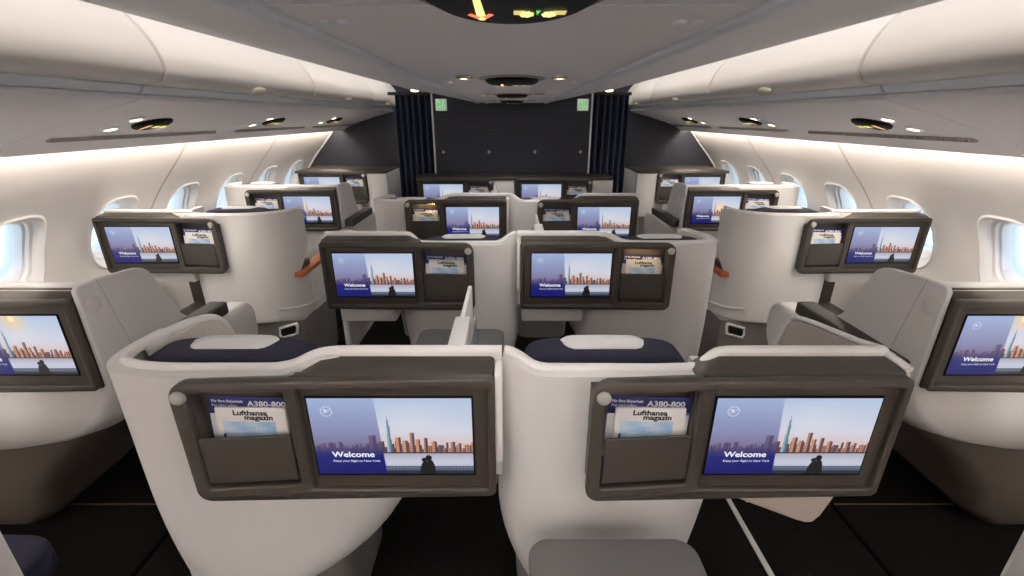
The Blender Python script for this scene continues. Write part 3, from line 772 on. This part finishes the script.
HW, HH = 0.165, 0.218           # opening half sizes
def supel(a, hw, hh, p=3.0):
    c, s = math.cos(a), math.sin(a)
    return (hw * math.copysign(abs(c) ** (2 / p), c), hh * math.copysign(abs(s) ** (2 / p), s))
wid = [0]
for s, side in ((-1, 'left'), (1, 'right')):
    mb = MB()
    cz0, cz1 = WZ - 0.27, WZ + 0.27
    NA = 48
    def P(y, z, off=0.0): return (s * (wallx(z) + off), y, z)
    def strip_grid(y0, y1, z0, z1, nz):
        v = []; f = []
        for k in range(nz + 1):
            z = z0 + (z1 - z0) * k / nz; v += [P(y0, z), P(y1, z)]
        for k in range(nz): f.append((2 * k, 2 * k + 1, 2 * k + 3, 2 * k + 2))
        mb.raw(v, f)
    kmin = -2
    ya = WC + (kmin - 0.5) * WP
    strip_grid(YA, ya, 0, 1.70, 30)
    for k in range(kmin, 6):
        yc = WC + k * WP; y0, y1 = yc - WP / 2, yc + WP / 2
        if k == 5: y1 = YB
        strip_grid(y0, y1, 0, cz0, 12); strip_grid(y0, y1, cz1, 1.70, 10)
        v = []; f = []; NR = 7
        for j in range(NR + 1):
            t = j / NR
            for i in range(NA):
                a = 2 * PI * i / NA + PI / NA
                hx, hz = supel(a, HW, HH)
                c, sn = math.cos(a), math.sin(a)
                wy = (y1 - yc) if c > 0 else (yc - y0); g = min(wy / abs(c) if abs(c) > 1e-6 else 9, (cz1 - WZ) / abs(sn) if abs(sn) > 1e-6 else 9)
                ox, oz = g * c, g * sn
                tt = t ** 0.9
                v.append(P(yc + hx + (ox - hx) * tt, WZ + hz + (oz - hz) * tt))
        for j in range(NR):
            for i in range(NA):
                i2 = (i + 1) % NA; f.append((j * NA + i, j * NA + i2, (j + 1) * NA + i2, (j + 1) * NA + i))
        # corner fills
        mb.raw(v, f)
        for cy, cz in ((y0, cz0), (y1, cz0), (y0, cz1), (y1, cz1)):
            pts = [q for q in v[NR * NA:]]
            best = sorted(range(NA), key=lambda i: (pts[i][1] - cy) ** 2 + (pts[i][2] - cz) ** 2)[:2]
            a_, b_ = pts[best[0]], pts[best[1]]
            mb.raw([a_, b_, P(cy, cz)], [(0, 1, 2)])
        # the window itself: rounded reveal tapering to the pane
        wid[0] += 1
        wm = MB(); rings = []
        for hw, hh, off, dy in ((HW + 0.012, HH + 0.012, -0.004, 0), (HW + 0.002, HH + 0.002, -0.009, 0), (HW - 0.012, HH - 0.012, 0.004, 0), (HW - 0.020, HH - 0.022, 0.03, 0), (HW - 0.034, HH - 0.04, 0.034, 0), (HW - 0.036, HH - 0.042, 0.05, 0), (HW - 0.046, HH - 0.055, 0.054, 0), (HW - 0.056, HH - 0.07, 0.10, 0), (HW - 0.05, HH - 0.06, 0.13, 0)):
            rg = []
            for i in range(NA):
                a = 2 * PI * i / NA + PI / NA; hx, hz = supel(a, hw, hh)
                zc = WZ + hz; n_ = 0.5 * off
                rg.append((s * (wallx(zc) + off), yc + hx, zc + n_))
            rings.append(rg)
        wm.loft(rings, cap=False)
        w = struct(f'window_{wid[0]}', wm, 'wall_white', 50)
        pm = MB(); rg = []
        for i in range(NA):
            a = 2 * PI * i / NA; hx, hz = supel(a, HW - 0.05, HH - 0.06); rg.append((s * (wallx(WZ + hz) + 0.095), yc + hx, WZ + hz + 0.047))
        pm.poly(rg); put('window_pane', pm.mesh('window_pane', 'window_glass'), w)
    bmesh.ops.remove_doubles(mb.bm, verts=list(mb.bm.verts), dist=1e-4)
    struct(f'wall_{side}', mb, 'wall_white', 50)
    # panel seams
    for y in (WC + 1.5 * WP, WC + 3.5 * WP, WC - 0.5 * WP):
        sm = MB(); zz = [0.9 + 0.76 * i / 24 for i in range(25)]
        rings = [[(s * (wallx(z) - 0.003), y - 0.0065, z), (s * (wallx(z) - 0.003), y + 0.0065, z), (s * (wallx(z) + 0.004), y + 0.0065, z), (s * (wallx(z) + 0.004), y - 0.0065, z)] for z in zz]
        sm.loft(rings); struct(tname(), sm, 'seam')
    # thin pale edging where the wall meets the side bulkhead
    sm = MB(); zz = [0.9 + 0.72 * i / 24 for i in range(25)]
    sm.loft([[(s * (wallx(z) - 0.015), YB - 0.03, z), (s * (wallx(z) - 0.015), YB - 0.005, z), (s * (wallx(z) + 0.01), YB - 0.005, z), (s * (wallx(z) + 0.01), YB - 0.03, z)] for z in zz]); struct(tname(), sm, 'rim_white')

# ceiling: low centre panel (in segments), pale edge strips, sloped side panels
zc = H + 0.13
SEAMS = [YA, -1.75, -0.53, 0.655, 1.87, 3.07, 4.22, 5.0]
mb = MB()
for i in range(len(SEAMS) - 1):
    mb.box(-0.312, 0.312, SEAMS[i] + 0.004, SEAMS[i + 1] - 0.004, zc, zc + 0.03, 0.004, 2)
for s in (-1, 1):
    prof = [(0.350, zc + 0.0), (0.60, zc + 0.052), (0.90, zc + 0.112), (1.17, zc + 0.166), (1.185, zc + 0.169), (1.17, zc + 0.174), (0.75, zc + 0.12), (0.35, zc + 0.03)]
    mb.loft([[(s * x, y, z) for x, z in prof] for y in (YA, 5.62)])
struct('ceiling', mb, 'ceiling_white', 30)
mb = MB(); mb.box(-1.9, 1.9, YA, YB, H + 0.52, H + 0.55); mb.box(-0.345, 0.345, YA, 5.0, zc + 0.026, zc + 0.06); struct('ceiling_upper', mb, 'ceiling_white')
for s in (-1, 1):
    mb = MB(); mb.loft([[(s * x, y, z) for x, z in ((0.318, zc - 0.004), (0.330, zc - 0.009), (0.352, zc - 0.004), (0.350, zc + 0.02), (0.318, zc + 0.02))] for y in (YA, 5.0)]); struct(tname(), mb, 'edge_white', 60)
    mb = MB()                  # small latches next to each seam
    for y in SEAMS[2:-1]:
        for dx in (0.235, 0.262): mb.box(min(s * dx, s * (dx + 0.015)), max(s * dx, s * (dx + 0.015)), y + 0.085, y + 0.108, zc - 0.006, zc + 0.004, 0.002, 1)
    struct(tname(), mb, 'edge_white')

# ceiling signs
def ceiling_sign(y, label, near):
    root = empty('ceiling_sign', (0, y, zc)); tag(root, label, 'sign', 'seat belt signs down the ceiling')
    N = 48
    def almond(hw, hl, z):
        out = []
        for k in range(N):
            a = 2 * PI * k / N
            out.append((hw * math.cos(a), hl * math.copysign(abs(math.sin(a)) ** 1.15, math.sin(a)), z))
        return out
    global SX
    SX = 1
    part('bezel', 'csb', 'ceiling_bezel', lambda mb: mb.loft([almond(0.122, 0.165, 0.001), almond(0.119, 0.160, -0.003), almond(0.099, 0.131, -0.005), almond(0.094, 0.125, -0.003)], cap=False), root)
    part('sign_face', 'csf', 'screen_black', lambda mb: mb.loft([almond(0.096, 0.127, -0.002), almond(0.094, 0.124, -0.013), almond(0.080, 0.105, -0.0195), almond(0.05, 0.07, -0.0215), almond(0.002, 0.002, -0.022)]), root)
    def icons(mb):
        Z = -0.0225
        def q(pts, c): mb.raw([(a * 0.9, b_ - 0.022, Z) for a, b_ in pts], [tuple(range(len(pts)))], s2l(c))
        ye, orr, gr = (246, 236, 150), (255, 128, 84), (90, 220, 70)
        q([(-0.043, -0.03), (-0.035, -0.03), (-0.033, 0.075), (-0.036, 0.086), (-0.042, 0.086), (-0.045, 0.075)], ye)
        Z = -0.0230
        q([(-0.056, 0.052), (-0.050, 0.045), (-0.039, 0.066), (-0.028, 0.045), (-0.022, 0.052), (-0.033, 0.074), (-0.039, 0.062), (-0.045, 0.074)], orr)
        for x in (0.018, 0.046):
            q([(x + 0.009 * math.cos(2 * PI * k / 14) * (1.15 if k % 2 else 0.95), 0.050 + 0.016 * math.sin(2 * PI * k / 14) * (1.15 if k % 2 else 0.95)) for k in range(14)], ye)
        q([(0.002, 0.030), (0.016, 0.030), (0.016, 0.052), (0.002, 0.052)], (206, 190, 110))
        q([(0.050, 0.030), (0.066, 0.030), (0.066, 0.052), (0.050, 0.052)], (206, 190, 110))
        q([(0.029, 0.03), (0.035, 0.03), (0.031, 0.055)], gr)
    part('sign_icons', 'csi', 'sign_picture', icons, root)
    for sx in (-1, 1):
        def lamp(mb, sx=sx): mb.loft([[(sx * 0.165 + r_ * math.cos(2 * PI * k / 20), -0.085 + r_ * 1.25 * math.sin(2 * PI * k / 20), z) for k in range(20)] for r_, z in ((0.030, 0.002), (0.029, -0.006), (0.021, -0.009), (0.019, -0.004))], cap=False)
        l = part('reading_light', 'csl%d' % sx, 'ceiling_bezel', lamp, root)
        part('lamp_lens', 'csn%d' % sx, 'lamp_warm', lambda mb, sx=sx: mb.loft([[(sx * 0.165 + r_ * math.cos(2 * PI * k / 20), -0.085 + r_ * 1.25 * math.sin(2 * PI * k / 20), z) for k in range(20)] for r_, z in ((0.0195, -0.004), (0.014, -0.007), (0.001, -0.008))]), l)
mat('ceiling_bezel', (0.40, 0.345, 0.32), 0.5)
ORD = ['nearest the camera at the top edge', 'second along the ceiling', 'third along the ceiling', 'farthest, next to the bulkhead']
for i, y in enumerate((0.555, 1.80, 3.02, 4.18)):
    ceiling_sign(y, 'black oval seat belt sign in the ceiling, ' + ORD[i], i == 0)

# overhead bins and service panels on both sides
BINY = [-2.30, -0.90, 0.48, 1.855, 3.225, 4.56, 5.62]
door_prof = smooth([(1.46, H + 0.43), (1.39, H + 0.365), (1.325, H + 0.29), (1.290, H + 0.225), (1.278, H + 0.175), (1.284, H + 0.142), (1.312, H + 0.120), (1.40, H + 0.112)], 5)
rank = {3: 'second', 2: 'nearest', 4: 'third', 5: 'farthest'}
for s, side in ((-1, 'left'), (1, 'right')):
    SX = s
    for i in range(len(BINY) - 1):
        y0, y1 = BINY[i], BINY[i + 1]
        nm = {0: 'rearmost', 1: 'second rearmost', 2: 'nearest in view', 3: 'second in view', 4: 'third in view', 5: 'farthest, by the bulkhead'}[i]
        if i == 0: continue
        root = empty('overhead_bin', (0, (y0 + y1) / 2, 0)); tag(root, f'white curved overhead bin on the {side} side, {nm}', 'overhead bin', f'overhead bins along the {side} wall')
        hl = (y1 - y0) / 2 - 0.006
        def door(mb):
            rings = []
            for y, sh in ((-hl, 0.012), (-hl + 0.004, 0.003), (-hl + 0.012, 0.0), (hl - 0.012, 0.0), (hl - 0.004, 0.003), (hl, 0.012)):
                rings.append([(p.x + sh, y, p.y) for p in door_prof] + [(1.55, y, H + 0.112), (1.55, y, H + 0.43)])
            mb.loft(rings)
        part('door', 'bin%d' % i, 'bin_white', door, root, sharp=40)
        part('handle', 'binh', 'handle_ivory', lambda mb: mb.blob(1.272, 1.330, -0.068, 0.068, H + 0.104, H + 0.146, 2.2, 24, 12), root, sharp=80)
        ra = part('hand_rail', 'binr%d' % i, 'edge_white', lambda mb: mb.loft([[(x, y, H + z) for x, z in ((1.375, 0.108), (1.385, 0.118), (1.46, 0.118), (1.46, 0.083), (1.405, 0.083), (1.392, 0.088))] for y in (-hl, hl)]), root)
        ra['label'] = 'bluish white hand rail under the bin'
    # seam backing behind bins
    sm = MB(); sm.loft([[(s * (p.x + 0.012), y, p.y) for p in door_prof] + [(s * 1.5, y, H + 0.1), (s * 1.5, y, H + 0.43)] for y in (YA, BINY[-1] - 0.006)]); struct(tname(), sm, 'seam')
    # service panels: sloped fascia, vent grille and lip
    for i in range(1, len(BINY) - 1):
        y0, y1 = BINY[i], BINY[i + 1] if i < 5 else YB
        nm = {1: 'behind the camera', 2: 'nearest in view', 3: 'second in view', 4: 'third in view', 5: 'farthest, by the bulkhead'}[i]
        root = empty('service_panel', (0, (y0 + y1) / 2, 0)); tag(root, f'sloped service panel under the {side} bins, {nm}', 'service panel', f'service panels under the {side} bins')
        hl = (y1 - y0) / 2 - 0.003
        prof = [(1.405, H + 0.072), (1.41, H + 0.062), (1.425, H + 0.055), (1.60, H + 0.012), (1.86, H - 0.066), (1.95, H - 0.098), (2.02, H - 0.150), (2.04, H - 0.152), (2.05, H - 0.140), (1.98, H - 0.07), (1.86, H - 0.03), (1.45, H + 0.085), (1.41, H + 0.08)]
        part('fascia', 'fas%d' % i, 'ceiling_white', lambda mb: mb.loft([[(x, y, z) for x, z in prof] for y in (-hl, hl)]), root, sharp=30)
        def grille(mb):
            n = 50
            x0, z0, x1, z1 = 1.905, H - 0.083, 1.935, H - 0.094
            L = hl * 0.82
            mb.loft([[(x0, y, z0 - 0.003), (x1, y, z1 - 0.003), (x1, y, z1 + 0.01), (x0, y, z0 + 0.01)] for y in (-L, L)])
            for k in range(n):
                y = -L + 2 * L * (k + 0.5) / n
                mb.box(x0 - 0.001, x1 + 0.001, y - 0.004, y + 0.004, z1 - 0.006, z0 - 0.0, 0.0)
        part('vent_grille', 'gri%d' % i, 'vent_grey', grille, root)
        if i in (1,): continue
        # sign and lamps sit near the middle of each row
        yl = {2: -0.30, 3: 0.02, 4: 0.02, 5: -0.55}[i]
        yl = {2: 1.10, 3: 2.33, 4: 3.52, 5: 4.66}[i] - (y0 + y1) / 2
        yl = max(-hl + 0.16, min(hl - 0.14, yl))
        def slope(x): return H + 0.012 - (x - 1.60) * 0.30
        def sign(mb, yl=yl):
            N = 30
            ring = lambda hw, hl_, d: [(1.73 + hw * math.cos(2 * PI * k / N), yl + hl_ * math.sin(2 * PI * k / N), slope(1.73 + hw * math.cos(2 * PI * k / N)) - d) for k in range(N)]
            mb.loft([ring(0.075, 0.105, -0.004), ring(0.072, 0.100, 0.009), ring(0.060, 0.085, 0.016), ring(0.03, 0.045, 0.019), ring(0.002, 0.002, 0.0195)])
        sg = part('sign_face', 'psg%d' % i, 'screen_black', sign, root)
        def picons(mb, yl=yl):
            def q(pts, c): mb.raw([(a, b_, slope(a) - 0.0205) for a, b_ in pts], [tuple(range(len(pts)))], s2l(c))
            q([(1.70, yl - 0.065), (1.76, yl - 0.065), (1.765, yl - 0.05), (1.70, yl - 0.04)], (250, 190, 110))
            q([(1.71, yl - 0.01), (1.74, yl - 0.01), (1.74, yl + 0.03), (1.71, yl + 0.03)], (226, 220, 100))
            q([(1.71, yl + 0.04), (1.74, yl + 0.04), (1.74, yl + 0.075), (1.71, yl + 0.075)], (226, 220, 100))
        part('sign_icons', 'psi%d' % i, 'sign_picture', picons, sg, mirror=(s < 0))
        for j, (lx, ly) in enumerate(((1.80, -0.17), (1.665, -0.18))):
            def lamp(mb, lx=lx, ly=ly, yl=yl): mb.loft([[(lx + r_ * math.cos(2 * PI * k / 18), yl + ly + r_ * 1.3 * math.sin(2 * PI * k / 18), slope(lx + r_ * math.cos(2 * PI * k / 18)) - d) for k in range(18)] for r_, d in ((0.034, -0.003), (0.032, 0.006), (0.024, 0.008), (0.022, 0.004))], cap=False)
            l = part('reading_light', 'prl%d%d' % (i, j), 'ceiling_white', lamp, root)
            part('lamp_lens', 'prn%d%d' % (i, j), 'lamp_warm', lambda mb, lx=lx, ly=ly, yl=yl: mb.loft([[(lx + r_ * math.cos(2 * PI * k / 18), yl + ly + r_ * 1.3 * math.sin(2 * PI * k / 18), slope(lx + r_ * math.cos(2 * PI * k / 18)) - d) for k in range(18)] for r_, d in ((0.0225, 0.004), (0.015, 0.007), (0.001, 0.008))]), l)
    # LED strips: one washing the bins, one washing the wall
    sm = MB(); sm.box(min(s * 2.045, s * 2.085), max(s * 2.045, s * 2.085), YA, YB - 0.02, H - 0.115, H - 0.105); struct(tname(), sm, 'led_strip')
    sm = MB(); sm.box(min(s * 2.0, s * 2.10), max(s * 2.0, s * 2.10), YA, YB - 0.02, H - 0.10, H - 0.08); struct(tname(), sm, 'ceiling_white')
SX = 1

# bulkheads
YC = rows[3] + 0.352
mb = MB(); mb.box(-0.785, 0.785, YC, YC + 0.06, 0, H + 0.26); struct('wall_front', mb, 'bulkhead_grid')
mb = MB(); mb.box(-2.7, -0.60, YB - 0.004, YB + 0.05, 0, H + 0.5); mb.box(0.60, 2.7, YB - 0.004, YB + 0.05, 0, H + 0.5); mb.box(-0.6, 0.6, YB, YB + 0.05, 0, H + 0.5); struct('wall_front_sides', mb, 'bulkhead_side')
mb = MB(); mb.box(-2.7, 2.7, YA - 0.05, YA, 0, H + 0.5); struct('wall_back', mb, 'wall_white')
for s in (-1, 1):
    mb = MB(); mb.box(min(s * 0.783, s * 0.80), max(s * 0.783, s * 0.80), YC - 0.012, YC + 0.07, 0, H + 0.26, 0.003, 1); struct(tname(), mb, 'rim_white')
mb = MB(); mb.box(-0.80, 0.80, 5.09, 5.16, H + 0.215, H + 0.50); struct(tname(), mb, 'seam')

# pleated curtains
for s, side in ((-1, 'left'), (1, 'right')):
    mb = MB(); N = 120; x0, x1 = 0.82, 1.18
    top = []; ptsf = []
    for k in range(N + 1):
        t = k / N; x = x0 + (x1 - x0) * t
        y = 4.98 + 0.040 * math.sin(t * 2 * PI * 5.5 + 0.5) + 0.012 * math.sin(t * 31)
        ptsf.append((s * x, y))
    rings = []
    for z in (0.02, 0.5, 1.0, 1.5, H + 0.21):
        g = 1.0 if z < 1.9 else 0.85
        rings.append([(x, 4.98 + (y - 4.98) * g, z) for x, y in ptsf] + [(x, 4.98 + (y - 4.98) * g + 0.006, z) for x, y in reversed(ptsf)])
    mb.loft(rings)
    c = put('curtain', mb.mesh('curtain', 'curtain_navy', False, 60)); tag(c, f'dark navy pleated curtain hanging on the {side} side of the patterned bulkhead', 'curtain', 'curtains beside the bulkhead')
    mb = MB(); mb.box(min(s * 0.81, s * 1.25), max(s * 0.81, s * 1.20), 4.955, 5.005, H + 0.205, H + 0.235, 0.004, 1)
    put('curtain_rail', mb.mesh('curtain_rail', 'black'), c)

# lavatory signs
for s, side in ((-1, 'left'), (1, 'right')):
    r = empty('lavatory_sign', (s * 0.70, YC - 0.002, H + 0.112)); tag(r, f'small white lavatory sign with green figures, next to the {side} curtain', 'sign', 'lavatory signs on the bulkhead')
    part('sign_box', 'lavb', 'lav_white', lambda mb: mb.box(-0.056, 0.056, -0.022, 0.0, -0.055, 0.055, 0.008, 3), r) if 'lav_white' in MATS else None
    if 'lav_white' not in MATS:
        mat_emit('lav_white', (0.72, 0.74, 0.62), 0.22)
        part('sign_box', 'lavb', 'lav_white', lambda mb: mb.box(-0.056, 0.056, -0.022, 0.0, -0.055, 0.055, 0.008, 3), r)
    def fig(mb):
        g = s2l((70, 205, 110))
        for cx, skirt in ((-0.023, 0), (0.023, 1)):
            mb.flat([(cx + 0.007 * math.cos(2 * PI * k / 14), 0.032 + 0.007 * math.sin(2 * PI * k / 14)) for k in range(14)], -0.0235, g)
            mb.flat([(cx - 0.011, 0.022), (cx - 0.013 if not skirt else cx - 0.007, -0.008), (cx - 0.007 if not skirt else cx - 0.016, -0.012), (cx - 0.006, -0.014), (cx - 0.006, -0.044), (cx + 0.006, -0.044), (cx + 0.006, -0.014), (cx + 0.007 if not skirt else cx + 0.016, -0.012), (cx + 0.013 if not skirt else cx + 0.007, -0.008), (cx + 0.011, 0.022)], -0.0235, g)
        mb.flat([(-0.0015, -0.045), (0.0015, -0.045), (0.0015, 0.04), (-0.0015, 0.04)], -0.0235, s2l((120, 160, 120)))
    part('figures', 'lavf', 'sign_picture', fig, r)
# four round studs across the bulkhead
for i, x in enumerate((-0.700, -0.234, 0.234, 0.700)):
    mb = MB(); mb.loft([[(r_ * math.cos(2 * PI * k / 20), y, r_ * math.sin(2 * PI * k / 20)) for k in range(20)] for r_, y in ((0.017, 0.0), (0.017, -0.006), (0.012, -0.012), (0.001, -0.014))])
    o = put('wall_stud', mb.mesh('wall_stud', 'silver'), None, (x, YC, 1.415))
    tag(o, 'round silver stud on the dark bulkhead, ' + ['outermost beside the left curtain', 'inner one on the left half', 'inner one on the right half', 'outermost beside the right curtain'][i], 'stud', 'studs across the bulkhead')

# ------------------------------------------------------------------ light
def area(name, loc, rot, sx, sy, power, color):
    l = bpy.data.lights.new(name, 'AREA'); l.shape = 'RECTANGLE'; l.size = sx; l.size_y = sy; l.energy = power; l.color = color
    o = bpy.data.objects.new(name, l); COL.objects.link(o); o.location = loc; o.rotation_euler = rot
    return o
WARM = (1.0, 0.95, 0.91)
L = YB - YA
for s in (-1, 1):
    # cove above the sloped ceiling panel, aimed at the bin doors; the unseen aft stretch is boosted as fill
    for y0, y1, pw in ((-0.9, 5.6, 0.95), (YA, -0.9, 170)):
        area('cove_and_fill_light', (s * 1.08, (y0 + y1) / 2, H + 0.495), (0, -s * math.radians(48), 0), 0.06, y1 - y0, pw * (y1 - y0), (1.0, 0.90, 0.79) if y0 > -2 else WARM)
    # wall wash under the service panel
    area('wall_wash', (s * 2.075, (YA + YB) / 2, H - 0.118), (0, s * math.radians(-12), 0), 0.03, L - 0.1, 34, (1.0, 0.90, 0.79))

def spot(name, loc, power, angle=150):
    l = bpy.data.lights.new(name, 'SPOT'); l.energy = power; l.color = WARM; l.spot_size = math.radians(angle); l.spot_blend = 1.0; l.shadow_soft_size = 0.03
    o = bpy.data.objects.new(name, l); COL.objects.link(o); o.location = loc
for y in (-1.85, -0.65, 0.60, 1.85, 3.05, 4.20):          # the reading lamps beside each ceiling sign; those behind the camera are added fill
    for sx in (-1, 1): spot('reading_and_fill_lamp', (sx * 0.165, y - 0.085, zc - 0.02), 7 if y > 0 else 16)
for y in (-1.2, -0.05, 1.10, 2.33, 3.52, 4.66):           # and the lamps in the service panels; aft ones added without a fixture
    for s in (-1, 1): spot('reading_and_fill_lamp', (s * 1.80, y - 0.17, H - 0.075), 7)

for s in (-1, 1):                                         # added fill lamps with glowing discs over the passage behind each curtain
    mb = MB(); mb.loft([[(s * 1.06 + r_ * math.cos(2 * PI * k / 20), 5.40 + r_ * math.sin(2 * PI * k / 20), z) for k in range(20)] for r_, z in ((0.04, H + 0.285), (0.04, H + 0.262), (0.03, H + 0.258), (0.001, H + 0.258))])
    struct(tname(), mb, 'lamp_warm'); spot('passage_fill', (s * 1.06, 5.40, H + 0.24), 9, 160)

w = bpy.data.worlds.new('World'); scene.world = w; w.use_nodes = True
nt = w.node_tree; bg = nt.nodes['Background']
tc = nt.nodes.new('ShaderNodeTexCoord'); sp = nt.nodes.new('ShaderNodeSeparateXYZ'); cr = nt.nodes.new('ShaderNodeValToRGB')
ma = nt.nodes.new('ShaderNodeMath'); ma.operation = 'MULTIPLY_ADD'; ma.inputs[1].default_value = 0.5; ma.inputs[2].default_value = 0.5
nt.links.new(tc.outputs['Generated'], sp.inputs[0]); nt.links.new(sp.outputs['Z'], ma.inputs[0]); nt.links.new(ma.outputs[0], cr.inputs[0]); nt.links.new(cr.outputs[0], bg.inputs[0])
e = cr.color_ramp.elements
e[0].position = 0.0; e[0].color = (0.10, 0.26, 0.33, 1); e[1].position = 1.0; e[1].color = (0.25, 0.50, 0.90, 1)
for pos, c in ((0.44, (0.40, 0.55, 0.60, 1)), (0.485, (0.74, 0.83, 0.88, 1)), (0.52, (0.82, 0.91, 0.97, 1)), (0.65, (0.62, 0.80, 1.0, 1))):
    k = e.new(pos); k.color = c
bg.inputs[1].default_value = 2.6

# ------------------------------------------------------------------ camera
cam = bpy.data.cameras.new('camera'); cam.lens = 16.0; cam.sensor_width = 36.0; cam.clip_start = 0.02
co = bpy.data.objects.new('camera', cam); COL.objects.link(co); co.location = (0, 0, H)
co.rotation_euler = (PI / 2 - math.atan(171 / 455.0), 0, 0)
scene.camera = co
vs = scene.view_settings
vs.view_transform = 'Standard'; vs.look = 'None'; vs.exposure = 0.25; vs.gamma = 1.0; vs.use_curve_mapping = False
scene.cycles.max_bounces = 14; scene.cycles.diffuse_bounces = 10
scene.cycles.use_denoising = True
